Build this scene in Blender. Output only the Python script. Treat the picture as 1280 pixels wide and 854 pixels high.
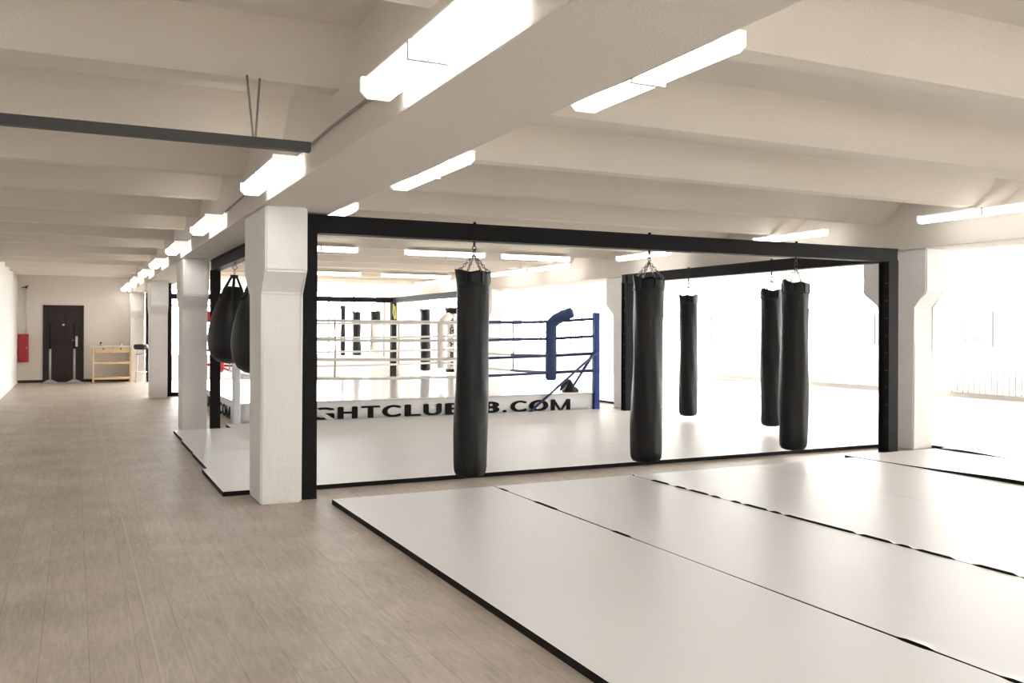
import bpy, bmesh, math, random
from mathutils import Vector, Matrix
PI = math.pi
random.seed(7)
S = bpy.context.scene
for o in list(bpy.data.objects):
    bpy.data.objects.remove(o)
C = S.collection

# ------------------------------------------------------------------ camera
cam_d = bpy.data.cameras.new('camera')
cam = bpy.data.objects.new('camera', cam_d); C.objects.link(cam)
cam_d.lens = 36 * 1126 / 1280; cam_d.sensor_width = 36
cam_d.shift_y = -0.0112
cam_d.clip_start = 0.05; cam_d.clip_end = 200
cam.matrix_world = (Matrix.Translation((0, 0, 1.4)) @ Matrix.Rotation(-math.radians(25.91), 4, 'Z')
                    @ Matrix.Rotation(PI / 2, 4, 'X') @ Matrix.Rotation(math.radians(0.18), 4, 'Z'))
S.camera = cam

# ------------------------------------------------------------------ world, exposure
SKY = 10.0
LAMP = 3.2
S.view_settings.view_transform = 'Standard'; S.view_settings.look = 'None'
S.view_settings.gamma = 1.0; S.view_settings.use_curve_mapping = False
S.view_settings.exposure = 1.33
w = bpy.data.worlds.new('world'); S.world = w; w.use_nodes = True
bg = w.node_tree.nodes['Background']
bg.inputs[0].default_value = (1.0, 1.0, 1.0, 1); bg.inputs[1].default_value = SKY

sun_d = bpy.data.lights.new('sun', 'SUN'); sun_d.energy = 9; sun_d.angle = math.radians(6); sun_d.color = (1, .98, .95)
sun = bpy.data.objects.new('sun', sun_d); C.objects.link(sun)
sun.rotation_euler = Vector((.80, .30, .56)).to_track_quat('Z', 'Y').to_euler()

# ------------------------------------------------------------------ materials
def mat(name, col, rough=0.6, metal=0.0, spec=0.5, emit=None, estr=0.0, noise=None, bump=None):
    m = bpy.data.materials.new(name); m.use_nodes = True
    nt = m.node_tree; b = nt.nodes['Principled BSDF']
    b.inputs['Base Color'].default_value = (*col, 1)
    b.inputs['Roughness'].default_value = rough
    b.inputs['Metallic'].default_value = metal
    b.inputs['Specular IOR Level'].default_value = spec
    if emit:
        b.inputs['Emission Color'].default_value = (*emit, 1)
        b.inputs['Emission Strength'].default_value = estr
    tc = nt.nodes.new('ShaderNodeTexCoord')
    if noise:
        sc, amt = noise
        n = nt.nodes.new('ShaderNodeTexNoise'); n.inputs['Scale'].default_value = sc
        n.inputs['Detail'].default_value = 6
        nt.links.new(tc.outputs['Object'], n.inputs['Vector'])
        mx = nt.nodes.new('ShaderNodeMix'); mx.data_type = 'RGBA'
        mx.inputs[6].default_value = (*[c * (1 - amt) for c in col], 1)
        mx.inputs[7].default_value = (*[min(1, c * (1 + amt * .6)) for c in col], 1)
        nt.links.new(n.outputs['Fac'], mx.inputs[0])
        nt.links.new(mx.outputs[2], b.inputs['Base Color'])
    if bump:
        sc, st, di = bump
        n2 = nt.nodes.new('ShaderNodeTexNoise'); n2.inputs['Scale'].default_value = sc
        n2.inputs['Detail'].default_value = 4
        nt.links.new(tc.outputs['Object'], n2.inputs['Vector'])
        bp = nt.nodes.new('ShaderNodeBump'); bp.inputs['Strength'].default_value = st
        bp.inputs['Distance'].default_value = di
        nt.links.new(n2.outputs['Fac'], bp.inputs['Height'])
        nt.links.new(bp.outputs['Normal'], b.inputs['Normal'])
    return m

M = {}
M['ceil'] = mat('rough_painted_concrete', (.74, .665, .575), .9, noise=(1.2, .06), bump=(60, .35, .01))
M['beam'] = mat('stucco_beam', (.74, .68, .61), .9, noise=(25, .05), bump=(90, .5, .01))
M['wall_cream'] = mat('cream_paint', (.80, .745, .67), .85, noise=(2, .03), bump=(80, .1, .004))
M['wall_white'] = mat('white_paint', (.90, .89, .87), .7, noise=(2, .02), bump=(50, .08, .004))
M['column'] = mat('white_column_paint', (.86, .835, .80), .75, noise=(6, .03), bump=(14, .35, .015))
M['mat_top'] = mat('mat_vinyl', (.785, .775, .775), .42, spec=.4, noise=(1.3, .025), bump=(7, .12, .01))
M['mat_side'] = mat('mat_black_side', (.008, .007, .007), .7, spec=.2)
M['canvas'] = mat('ring_canvas', (.84, .825, .81), .13, spec=.6, noise=(2, .03), bump=(5, .12, .008))
M['skirt'] = mat('ring_skirt', (.80, .79, .775), .6, noise=(3, .03), bump=(4, .2, .01))
M['ink'] = mat('black_print', (.006, .006, .006), .7, spec=.2)
M['steel'] = mat('black_steel', (.009, .008, .008), .6, spec=.15, noise=(8, .3), bump=(30, .05, .003))
M['steel_g'] = mat('dark_grey_steel', (.045, .042, .04), .55, noise=(6, .2))
M['leather'] = mat('black_leather', (.0065, .006, .0058), .47, spec=.32, noise=(5, .3), bump=(9, .35, .012))
M['leather2'] = mat('black_leather_glossy', (.007, .007, .008), .38, spec=.42, noise=(5, .3), bump=(12, .15, .01))
M['chrome'] = mat('chain_steel', (.28, .28, .28), .4, metal=1.0)
M['bagwhite'] = mat('white_bag_vinyl', (.72, .70, .66), .5, bump=(9, .3, .01))
M['blue'] = mat('blue_vinyl', (.030, .062, .17), .5, noise=(6, .12), bump=(12, .15, .006))
M['bluerope'] = mat('blue_rope_cover', (.035, .055, .16), .55, noise=(12, .15))
M['bluepost'] = mat('blue_enamel', (.025, .075, .32), .4, noise=(4, .08))
M['red'] = mat('red_vinyl', (.62, .035, .05), .45, noise=(6, .1))
M['redpost'] = mat('red_enamel', (.60, .04, .05), .4, noise=(6, .1))
M['ropewhite'] = mat('white_rope_cover', (.80, .79, .77), .5, noise=(12, .05))
M['tie'] = mat('cream_rope_spacer', (.50, .48, .40), .7, noise=(20, .1))
M['postwhite'] = mat('white_enamel', (.80, .81, .84), .4, noise=(4, .03))
M['yellow'] = mat('yellow_strap', (.65, .62, .16), .6, noise=(20, .1))
M['doorbrown'] = mat('dark_wenge_door', (.016, .0055, .005), .5, noise=(7, .3))
M['doorframe'] = mat('dark_wenge_frame', (.022, .009, .008), .5, noise=(7, .3))
M['brass'] = mat('satin_nickel', (.60, .56, .48), .35, metal=.9)
M['birch'] = mat('birch_wood', (.72, .54, .33), .55, noise=(9, .10), bump=(25, .1, .003))
M['worktop'] = mat('stainless_worktop', (.70, .69, .68), .4, metal=.3, noise=(5, .05))
M['redcab'] = mat('red_cabinet_paint', (.42, .028, .035), .5, noise=(5, .08))
M['grey'] = mat('grey_paint_steel', (.42, .42, .42), .4, metal=.3, noise=(9, .08))
M['plastic'] = mat('white_lamp_plastic', (.88, .88, .87), .4, noise=(9, .02))
M['winframe'] = mat('white_window_frame', (.86, .86, .86), .4, noise=(4, .02))
M['diff'] = mat('lit_diffuser', (.95, .95, .94), .4, emit=(1, .975, .94), estr=LAMP)
M['cable'] = mat('grey_cable', (.30, .27, .24), .6, noise=(9, .1))
M['emblem'] = mat('pale_grey_print', (.34, .33, .35), .6, noise=(9, .1))
M['facade'] = mat('pale_render_facade', (.040, .038, .040), .9, noise=(1, .05))
M['darkglass'] = mat('dark_facade_glass', (.018, .017, .022), .6)
M['ground'] = mat('pale_concrete_yard', (.7, .69, .67), .9, noise=(1, .06))
M['blackpl'] = mat('black_padding', (.012, .012, .012), .5, bump=(12, .2, .005))

M['seam'] = mat('pale_floor_joint', (.56, .49, .42), .5, noise=(9, .08))
M['cap'] = mat('lit_end_cap', (.95, .95, .94), .4, emit=(1, .975, .94), estr=.28)

def glass():
    m = bpy.data.materials.new('window_glass'); m.use_nodes = True
    nt = m.node_tree; nt.nodes.clear()
    o = nt.nodes.new('ShaderNodeOutputMaterial'); mx = nt.nodes.new('ShaderNodeMixShader')
    t = nt.nodes.new('ShaderNodeBsdfTransparent'); g = nt.nodes.new('ShaderNodeBsdfGlossy')
    t.inputs[0].default_value = (.97, .98, .98, 1); g.inputs['Roughness'].default_value = .03
    mx.inputs[0].default_value = .04; nt.links.new(t.outputs[0], mx.inputs[1])
    nt.links.new(g.outputs[0], mx.inputs[2]); nt.links.new(mx.outputs[0], o.inputs[0])
    return m
M['glass'] = glass()

def floor_mat():
    m = bpy.data.materials.new('oak_look_plank_floor'); m.use_nodes = True
    nt = m.node_tree; b = nt.nodes['Principled BSDF']; L = nt.links.new
    tc = nt.nodes.new('ShaderNodeTexCoord')
    mp = nt.nodes.new('ShaderNodeMapping'); mp.inputs['Rotation'].default_value = (0, 0, PI / 2)
    mp.inputs['Location'].default_value = (0, .13, 0)
    L(tc.outputs['Object'], mp.inputs[0])
    br = nt.nodes.new('ShaderNodeTexBrick')
    br.inputs['Color1'].default_value = (.455, .392, .332, 1); br.inputs['Color2'].default_value = (.50, .435, .372, 1)
    br.inputs['Mortar'].default_value = (.345, .29, .24, 1)
    br.inputs['Scale'].default_value = 1; br.inputs['Mortar Size'].default_value = .0022
    br.inputs['Mortar Smooth'].default_value = .4
    br.inputs['Brick Width'].default_value = 1.22; br.inputs['Row Height'].default_value = .19
    br.offset = .37; br.offset_frequency = 2
    L(mp.outputs[0], br.inputs['Vector'])
    mg = nt.nodes.new('ShaderNodeMapping'); mg.inputs['Scale'].default_value = (14, 1.6, 1)
    L(tc.outputs['Object'], mg.inputs[0])
    ng = nt.nodes.new('ShaderNodeTexNoise'); ng.inputs['Scale'].default_value = 2.6
    ng.inputs['Detail'].default_value = 8; ng.inputs['Distortion'].default_value = 1.4
    L(mg.outputs[0], ng.inputs['Vector'])
    nb = nt.nodes.new('ShaderNodeTexNoise'); nb.inputs['Scale'].default_value = 1.7; nb.inputs['Detail'].default_value = 5
    L(tc.outputs['Object'], nb.inputs['Vector'])
    ad = nt.nodes.new('ShaderNodeMath'); ad.operation = 'ADD'
    L(ng.outputs['Fac'], ad.inputs[0]); L(nb.outputs['Fac'], ad.inputs[1])
    rg = nt.nodes.new('ShaderNodeMapRange'); rg.inputs[1].default_value = .7; rg.inputs[2].default_value = 1.3
    rg.inputs[3].default_value = .80; rg.inputs[4].default_value = 1.24
    L(ad.outputs[0], rg.inputs[0])
    mul = nt.nodes.new('ShaderNodeVectorMath'); mul.operation = 'SCALE'
    L(br.outputs['Color'], mul.inputs[0]); L(rg.outputs[0], mul.inputs['Scale'])
    L(mul.outputs[0], b.inputs['Base Color'])
    b.inputs['Roughness'].default_value = .46; b.inputs['Specular IOR Level'].default_value = .4
    bp = nt.nodes.new('ShaderNodeBump'); bp.inputs['Strength'].default_value = .15; bp.inputs['Distance'].default_value = .004
    L(ng.outputs['Fac'], bp.inputs['Height']); L(bp.outputs['Normal'], b.inputs['Normal'])
    return m
M['floor'] = floor_mat()

# ------------------------------------------------------------------ mesh helpers
def NB(): return bmesh.new()

def add_box(bm, x0, x1, y0, y1, z0, z1, mi=0, bev=0.0):
    t = bmesh.new()
    r = bmesh.ops.create_cube(t, size=1)
    bmesh.ops.transform(t, matrix=Matrix.Translation(((x0 + x1) / 2, (y0 + y1) / 2, (z0 + z1) / 2)) @
                        Matrix.Diagonal((x1 - x0, y1 - y0, z1 - z0, 1)), verts=t.verts)
    if bev > 0:
        bmesh.ops.bevel(t, geom=list(t.edges), offset=bev, segments=2, affect='EDGES', profile=.5)
    merge(bm, t, mi)

def merge(bm, t, mi=0, mw=None):
    vm = {}
    for v in t.verts:
        vm[v] = bm.verts.new(mw @ v.co if mw else v.co)
    for f in t.faces:
        try:
            nf = bm.faces.new([vm[v] for v in f.verts]); nf.material_index = mi; nf.smooth = f.smooth
        except ValueError:
            pass
    t.free()

def add_tube(bm, pts, r, seg=10, mi=0, cap=True, smooth=True):
    pts = [Vector(p) for p in pts]
    rs = r if isinstance(r, (list, tuple)) else [r] * len(pts)
    rings = []; prev_n = None
    for i, p in enumerate(pts):
        if i == 0: d = pts[1] - p
        elif i == len(pts) - 1: d = p - pts[i - 1]
        else: d = (pts[i + 1] - p).normalized() + (p - pts[i - 1]).normalized()
        d.normalize()
        if prev_n is None:
            a = Vector((0, 0, 1)) if abs(d.z) < .9 else Vector((1, 0, 0))
            n = d.cross(a).normalized()
        else:
            n = (prev_n - d * prev_n.dot(d)).normalized()
        prev_n = n; b = d.cross(n)
        rings.append([bm.verts.new(p + (n * math.cos(2 * PI * k / seg) + b * math.sin(2 * PI * k / seg)) * rs[i]) for k in range(seg)])
    for a, b in zip(rings, rings[1:]):
        for k in range(seg):
            f = bm.faces.new((a[k], a[(k + 1) % seg], b[(k + 1) % seg], b[k])); f.smooth = smooth; f.material_index = mi
    if cap:
        for rg in (list(reversed(rings[0])), rings[-1]):
            f = bm.faces.new(rg); f.material_index = mi
    return rings

def add_torus(bm, c, R, r, mtx=None, seg=14, rs=6, sx=1.0, sy=1.0, mi=0):
    mtx = mtx or Matrix.Identity(3); c = Vector(c); rings = []
    for i in range(seg):
        a = 2 * PI * i / seg; ring = []
        for j in range(rs):
            b = 2 * PI * j / rs
            p = Vector(((R + r * math.cos(b)) * math.cos(a) * sx, (R + r * math.cos(b)) * math.sin(a) * sy, r * math.sin(b)))
            ring.append(bm.verts.new(c + mtx @ p))
        rings.append(ring)
    for i in range(seg):
        for j in range(rs):
            f = bm.faces.new((rings[i][j], rings[(i + 1) % seg][j], rings[(i + 1) % seg][(j + 1) % rs], rings[i][(j + 1) % rs]))
            f.smooth = True; f.material_index = mi

def add_lathe(bm, prof, seg=28, fn=None, mi=0, c=(0, 0)):
    """prof: list of (r, z); fn(angle, z, r)->(r, dz)."""
    rings = []
    for r, z in prof:
        ring = []
        for k in range(seg):
            a = 2 * PI * k / seg; rr, dz = (r, 0)
            if fn: rr, dz = fn(a, z, r)
            ring.append(bm.verts.new((c[0] + rr * math.cos(a), c[1] + rr * math.sin(a), z + dz)))
        rings.append(ring)
    for a, b in zip(rings, rings[1:]):
        for k in range(seg):
            f = bm.faces.new((a[k], a[(k + 1) % seg], b[(k + 1) % seg], b[k])); f.smooth = True; f.material_index = mi
    f = bm.faces.new(list(reversed(rings[0]))); f.material_index = mi
    f = bm.faces.new(rings[-1]); f.material_index = mi

def add_prism(bm, poly, axis, a, b, mi=0):
    """poly 2D points in the two other axes, extruded along axis from a to b."""
    def P(p, t):
        if axis == 'x': return (t, p[0], p[1])
        if axis == 'y': return (p[0], t, p[1])
        return (p[0], p[1], t)
    A = [bm.verts.new(P(p, a)) for p in poly]; B = [bm.verts.new(P(p, b)) for p in poly]
    n = len(poly)
    bm.faces.new(A).material_index = mi; bm.faces.new(list(reversed(B))).material_index = mi
    for i in range(n):
        bm.faces.new((A[i], B[i], B[(i + 1) % n], A[(i + 1) % n])).material_index = mi

def obj(name, bm, m, parent=None, loc=None, mods=None):
    bmesh.ops.recalc_face_normals(bm, faces=list(bm.faces))
    me = bpy.data.meshes.new(name); bm.to_mesh(me); bm.free()
    for mm in (m if isinstance(m, (list, tuple)) else [m]): me.materials.append(mm)
    o = bpy.data.objects.new(name, me); C.objects.link(o)
    if parent: o.parent = parent
    if loc: o.location = loc
    return o

def tag(o, label=None, cat=None, group=None, kind=None):
    if label: o['label'] = label
    if cat: o['category'] = cat
    if group: o['group'] = group
    if kind: o['kind'] = kind
    return o

def thing(name, label, cat, loc=(0, 0, 0), rz=0, group=None):
    o = bpy.data.objects.new(name, None); C.objects.link(o); o.empty_display_size = .1
    o.location = loc; o.rotation_euler = (0, 0, rz)
    return tag(o, label, cat, group)

def struct(name, bm, m): return tag(obj(name, bm, m), kind='structure')

def dup(root, loc=None, rz=None, label=None, group=None):
    kids = {}
    for o in bpy.data.objects:
        if o.parent: kids.setdefault(o.parent.name, []).append(o)
    def rec(o, par):
        c = o.copy(); C.objects.link(c); c.parent = par
        for ch in kids.get(o.name, []): rec(ch, c)
        return c
    r = rec(root, None)
    if loc is not None: r.location = loc
    if rz is not None: r.rotation_euler = (0, 0, rz)
    if label: r['label'] = label
    if group: r['group'] = group
    return r

# ------------------------------------------------------------------ room shell
XL, XR, YN, YF = -1.31, 16.8, -2.5, 26.3
ZC = 2.95
bm = NB(); add_box(bm, XL - .2, XR + .2, YN - .2, YF + .2, -.2, 0); struct('floor', bm, M['floor'])

bm = NB()
add_box(bm, XL - .2, XR + .2, YN - .2, YF + .2, ZC, ZC + .25)
y = .39
while y < YF - .3:                       # cross ribs of the concrete slab
    add_prism(bm, [(y - .15, 2.71), (y, 2.71), (y + .34, ZC + .01), (y - .47, ZC + .01)], 'x', XL - .02, XR + .02)
    y += 1.53
struct('ceiling', bm, M['ceil'])
BEAMS = ((1.30, 1.92), (8.85, 9.47))
for i, (a, b) in enumerate(BEAMS):
    bm = NB(); add_box(bm, a, b, YN, YF, 2.365, ZC + .02, bev=.012)
    struct('trim_%d' % (i + 1), bm, M['beam'])

bm = NB(); add_box(bm, .315, .327, YN, YF, 0, .0012); struct('trim_3', bm, M['seam'])
bm = NB(); add_box(bm, XL - .2, XL, YN - .2, YF + .2, 0, ZC); struct('wall_left', bm, M['wall_white'])
NW_FILL = [(-.6, .5), (3.4, 5.2)]                 # invented windows behind the camera, added as fill light for near columns and ceiling
bm = NB()
xs = [XL] + [v for ab in NW_FILL for v in ab] + [XR]
for i in range(0, len(xs), 2): add_box(bm, xs[i], xs[i + 1], YN - .2, YN, 0, ZC)
for a, b in NW_FILL:
    add_box(bm, a, b, YN - .2, YN, 0, 1.2); add_box(bm, a, b, YN - .2, YN, 2.4, ZC)
struct('wall_near', bm, M['wall_cream'])

# far wall: closed part with the door on the aisle side, windows in the hall part
FW = [(2.0, 5.05), (5.25, 8.3), (9.9, 12.9), (13.1, 16.2)]     # window openings on the far wall
bm = NB()
DX0, DX1, DH = -.675, .165, 1.95
add_box(bm, XL - .2, DX0, YF, YF + .2, 0, ZC); add_box(bm, DX0, DX1, YF, YF + .2, DH, ZC)
add_box(bm, DX1, 1.70, YF, YF + .2, 0, ZC)
struct('wall_far', bm, M['wall_cream'])
bm = NB()
xs = [1.70] + [v for ab in FW for v in ab] + [XR + .2]
for i in range(0, len(xs), 2): add_box(bm, xs[i], xs[i + 1], YF, YF + .2, 0, ZC)
for a, b in FW:
    add_box(bm, a, b, YF, YF + .2, 0, .63); add_box(bm, a, b, YF, YF + .2, 2.55, ZC)
struct('wall_far_hall', bm, M['wall_white'])
# right wall with window band
RW = [(YN + .6 + i * 4.0, YN + .6 + i * 4.0 + 3.6) for i in range(7)]
bm = NB()
ys = [YN - .2] + [v for ab in RW for v in ab] + [YF]
for i in range(0, len(ys), 2): add_box(bm, XR, XR + .2, ys[i], ys[i + 1], 0, ZC)
for a, b in RW:
    add_box(bm, XR, XR + .2, a, b, 0, 1.02); add_box(bm, XR, XR + .2, a, b, 2.75, ZC)
struct('wall_right', bm, M['wall_white'])

wn = 0
def window(axis, a, b, z0, z1, p, n, trans):
    """window in a wall: axis 'y' runs along y at x=p, axis 'x' runs along x at y=p"""
    global wn; wn += 1
    e = bpy.data.objects.new('window_%d' % wn, None); C.objects.link(e); e['kind'] = 'structure'
    bm = NB(); g = NB(); s = NB()
    def bx(B, u0, u1, d0, d1, zz0, zz1):
        if axis == 'y': add_box(B, p + d0, p + d1, u0, u1, zz0, zz1)
        else: add_box(B, u0, u1, p + d0, p + d1, zz0, zz1)
    t = .06
    bx(bm, a, b, .06, .12, z0, z0 + t); bx(bm, a, b, .06, .12, z1 - t, z1)
    bx(bm, a, a + t, .06, .12, z0 + t, z1 - t); bx(bm, b - t, b, .06, .12, z0 + t, z1 - t)
    bx(bm, a + t, b - t, .06, .12, trans - .03, trans + .03)
    for i in range(1, n):
        u = a + (b - a) * i / n
        bx(bm, u - .035, u + .035, .06, .12, z0 + t, trans - .03); bx(bm, u - .035, u + .035, .06, .12, trans + .03, z1 - t)
    bx(g, a + t / 2, b - t / 2, .086, .094, z0 + t / 2, z1 - t / 2)
    bx(s, a - .03, b + .03, -.06, .06, z0 - .03, z0)
    obj('window_frame', bm, M['winframe'], e); obj('glass', g, M['glass'], e); obj('window_sill', s, M['winframe'], e)
for a, b in RW: window('y', a, b, 1.02, 2.75, XR, 4, 1.86)
for a, b in FW: window('x', a, b, .63, 2.55, YF, 4, 2.05)
for a, b in NW_FILL: window('x', a, b, 1.2, 2.4, YN - .2, 2, 1.9)  # unseen windows, added only to let in fill light

# daylight portals in the openings (guide the sky light, add none)
def portal(loc, rot, sx, sy):
    l = bpy.data.lights.new('sky_portal', 'AREA'); l.shape = 'RECTANGLE'; l.size = sx; l.size_y = sy
    l.cycles.is_portal = True
    o = bpy.data.objects.new('sky_portal', l); C.objects.link(o); o.location = loc; o.rotation_euler = rot
portal((XR + .22, 11.9, 1.9), (0, PI / 2, 0), 1.9, 28)
portal((2.4, YN - .22, 1.8), (PI / 2, 0, 0), 6.4, 1.4)
portal((9.1, YF + .22, 1.6), (-PI / 2, 0, 0), 14.6, 2.1)

# baseboards
bm = NB(); add_box(bm, XL + .0, DX0 - .06, YF - .02, YF, 0, .07); add_box(bm, DX1 + .06, 1.33, YF - .02, YF, 0, .07)
struct('baseboard_far', bm, M['doorbrown'])

# door
d = bpy.data.objects.new('door_1', None); C.objects.link(d); d['kind'] = 'structure'; d.location = (0, YF, 0)
bm = NB(); t = .06
add_box(bm, DX0 - t, DX0, -.03, .12, 0, DH + t); add_box(bm, DX1, DX1 + t, -.03, .12, 0, DH + t)
add_box(bm, DX0 - t, DX1 + t, -.03, .12, DH, DH + t); obj('door_frame', bm, M['doorframe'], d)
bm = NB(); add_box(bm, DX0, DX1, .0, .05, .0, DH, bev=.004)
for (z0, z1) in ((.18, .88), (1.0, 1.82)):
    for (x0, x1) in ((DX0 + .10, DX0 + .38), (DX0 + .46, DX1 - .14)):
        add_box(bm, x0, x1, -.014, .004, z0, z1, bev=.006)
leaf = obj('door_leaf', bm, M['doorbrown'], d)
bm = NB(); add_box(bm, DX1 - .14, DX1 - .085, -.012, 0, .93, 1.20, bev=.004)
add_tube(bm, [(DX1 - .11, 0, 1.09), (DX1 - .11, -.06, 1.09), (DX1 - .22, -.065, 1.09)], .011, 8)
obj('door_handle', bm, M['brass'], leaf)
bm = NB(); add_tube(bm, [((DX0 + DX1) / 2, 0, 1.50), ((DX0 + DX1) / 2, -.015, 1.50)], .028, 14)
obj('peephole', bm, M['brass'], leaf)

# outside: yard and houses across the street, washed out by daylight
bm = NB(); add_box(bm, XR + .2, 70, -30, 90, -.6, -.2); struct('floor_yard', bm, M['ground'])
def facade(label, x, y0, y1, h):
    t = thing('neighbouring_building', label, 'building', (x, y0, -.2))
    bm = NB(); add_box(bm, 0, 6, 0, y1 - y0, 0, h); obj('wall', bm, M['facade'], t)
    yy = 1.2
    while yy < y1 - y0 - 2:
        for z in (.9,):
            bm = NB(); add_box(bm, -.03, .03, yy, yy + 1.5, z, z + 1.6); obj('window', bm, M['darkglass'], t)
        yy += 3.4
facade('low grey garage row seen faintly through the near windows of the right wall', 36, -4, 20, 2.9)
facade('low grey garage row seen faintly through the far windows of the right wall', 38, 23, 52, 2.9)

# ------------------------------------------------------------------ columns
def column(x, y, label, half=False):
    w, dpt = .33, .49
    y1 = min(y + dpt, YF); f = min(y1 + .27, YF)
    poly = [(y, 0), (y1, 0), (y1, 1.69), (f, 1.86), (f, 2.37), (y - .18, 2.37), (y - .18, 1.86), (y, 1.69)]
    bm = NB(); add_prism(bm, [(a - y, b) for a, b in poly], 'x', 0, w)
    bmesh.ops.bevel(bm, geom=list(bm.edges), offset=.014, segments=2, affect='EDGES')
    o = obj('column', bm, M['column'], loc=(x, y, 0)); tag(o, label, 'column')
column(1.33, 7.30, 'white flared concrete column nearest the camera, at the corner of the black bag frame')
column(1.33, 13.10, 'white column behind the aisle corner of the white mats, second along the aisle')
column(1.365, 19.40, 'white column beside the aisle, third from the camera, with a dark post on its right')
column(1.33, 25.82, 'narrow white column against the far wall behind the black stool')
column(8.89, 7.48, 'white flared column right of the black bag frame, beside the window bay')
column(8.89, 13.55, 'white column half hidden behind the back right post of the bag frame')
column(8.89, 19.60, 'white column of the window row behind the boxing ring')
column(8.89, 25.82, 'white column of the window row against the far wall')

# ------------------------------------------------------------------ mats
def seam_gap(kind, y):
    """half width of the gap between two mats at y"""
    h = lambda t: math.sin(t * 12.9898) * 43758.5453 % 1.0
    if kind == 'line':
        g = .0055 + .0025 * math.sin(y * 2.3 + 1)
        if h(int(y * 6)) > .86: g += .008
        return g
    if kind == 'dash':
        return .013 if h(int(y * 13) + .3) > .42 else .0015
    if kind == 'wide':
        return .003 + .016 * math.exp(-((y - 5.2) / .9) ** 2) + .012 * math.exp(-((y - 3.2) / .5) ** 2)
    if kind == 'faint': return .0009
    return 0.0

def seam_lift(kind, y):
    """how far the left edge of the next mat stands up along the joint"""
    h = lambda t: math.sin(t * 12.9898) * 43758.5453 % 1.0
    if kind == 'line': return .004 if h(int(y * 6)) > .86 else .001
    if kind == 'dash': return .009 if h(int(y * 13) + .3) > .42 else .001
    if kind == 'wide': return .004 + .026 * math.exp(-((y - 5.3) / .8) ** 2)
    if kind == 'rise': return .003 + .020 * math.exp(-((y - 6.9) / .35) ** 2)
    return 0.0

def floor_mat_obj(x0, x1, y0, y1, label, h=.04, left='none', right='none', ch=.001, group=None):
    bm = NB()
    ny = max(2, int((y1 - y0) / .05)) if left != 'none' or right != 'none' else 2
    L_ = [(x0 + seam_gap(left, y0 + (y1 - y0) * i / ny), y0 + (y1 - y0) * i / ny) for i in range(ny + 1)]
    R_ = [(x1 - seam_gap(right, y0 + (y1 - y0) * i / ny), y0 + (y1 - y0) * i / ny) for i in range(ny + 1)]
    lift = [seam_lift(left, p[1]) for p in L_]
    V = lambda p, z: bm.verts.new((p[0], p[1], z))
    Lb = [V(p, 0) for p in L_]; Lt = [V(p, h + q) for p, q in zip(L_, lift)]
    In = [V((p[0] + .045, p[1]), h) for p in L_]
    Rt = [V(p, h) for p in R_]; Rb = [V(p, 0) for p in R_]
    def q_(A, B, mi):
        for i in range(ny): bm.faces.new((A[i], A[i + 1], B[i + 1], B[i])).material_index = mi
    q_(Lb, Lt, 1); q_(Lt, In, 0); q_(In, Rt, 0); q_(Rt, Rb, 1); q_(Rb, Lb, 1)
    for i in (0, ny):
        bm.faces.new((Lb[i], Lt[i], In[i], Rt[i], Rb[i])).material_index = 1
    o = obj('floor_mat', bm, [M['mat_top'], M['mat_side']]); tag(o, label, 'mat', group)
    return o
lab = ['white floor mat bordering the plank floor, nearest the camera, with the long black left edge',
       'white floor mat second in from the plank floor, between the first two dark seams',
       'white floor mat third in from the plank floor, right of the ragged dashed seam',
       'white floor mat fourth in from the plank floor, in front of the rightmost front bag',
       'white floor mat in front of the right post of the black frame',
       'white floor mat in front of the flared right column',
       'white floor mat in the window bay, next after the right column',
       'white floor mat in the middle of the near window bay',
       'white floor mat second from the window wall in the near bay',
       'white floor mat along the window wall in the near bay']
seams = ['none', 'line', 'dash', 'faint', 'wide', 'rise', 'line', 'faint', 'line', 'faint', 'none']
for i in range(10):
    a = 1.86 + 1.428 * i
    floor_mat_obj(a, a + 1.428, .5, (7.12 if i < 4 else 7.26), lab[i], left=seams[i], right=seams[i + 1])
lab = ['white floor mat in the lit window bay beyond the right column', 'white floor mat second from the column row in the deep window bay',
       'white floor mat in the middle of the deep window bay', 'white floor mat second from the windows in the deep window bay',
       'white floor mat along the windows in the deep window bay']
for i in range(5):
    a = 9.235 + 1.43 * i
    floor_mat_obj(a, a + 1.429, 7.265, 19.0, lab[i], left='none' if i == 0 else 'faint', right='faint')
floor_mat_obj(8.872, 9.232, 7.98, 12.86, 'narrow white mat strip behind the flared right column')
floor_mat_obj(1.12, 8.87, 7.82, 9.198, 'white mat with black front edge directly behind the three front bags')
floor_mat_obj(1.17, 8.87, 9.20, 10.438, 'white mat inside the black frame, second from the front')
floor_mat_obj(1.18, 8.87, 10.44, 11.678, 'white mat inside the black frame, third from the front')
floor_mat_obj(1.20, 8.87, 11.68, 12.86, 'white mat inside the black frame reaching the second aisle column')
floor_mat_obj(1.95, 8.37, 12.862, 13.36, 'narrow white mat strip directly in front of the boxing ring')

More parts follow.
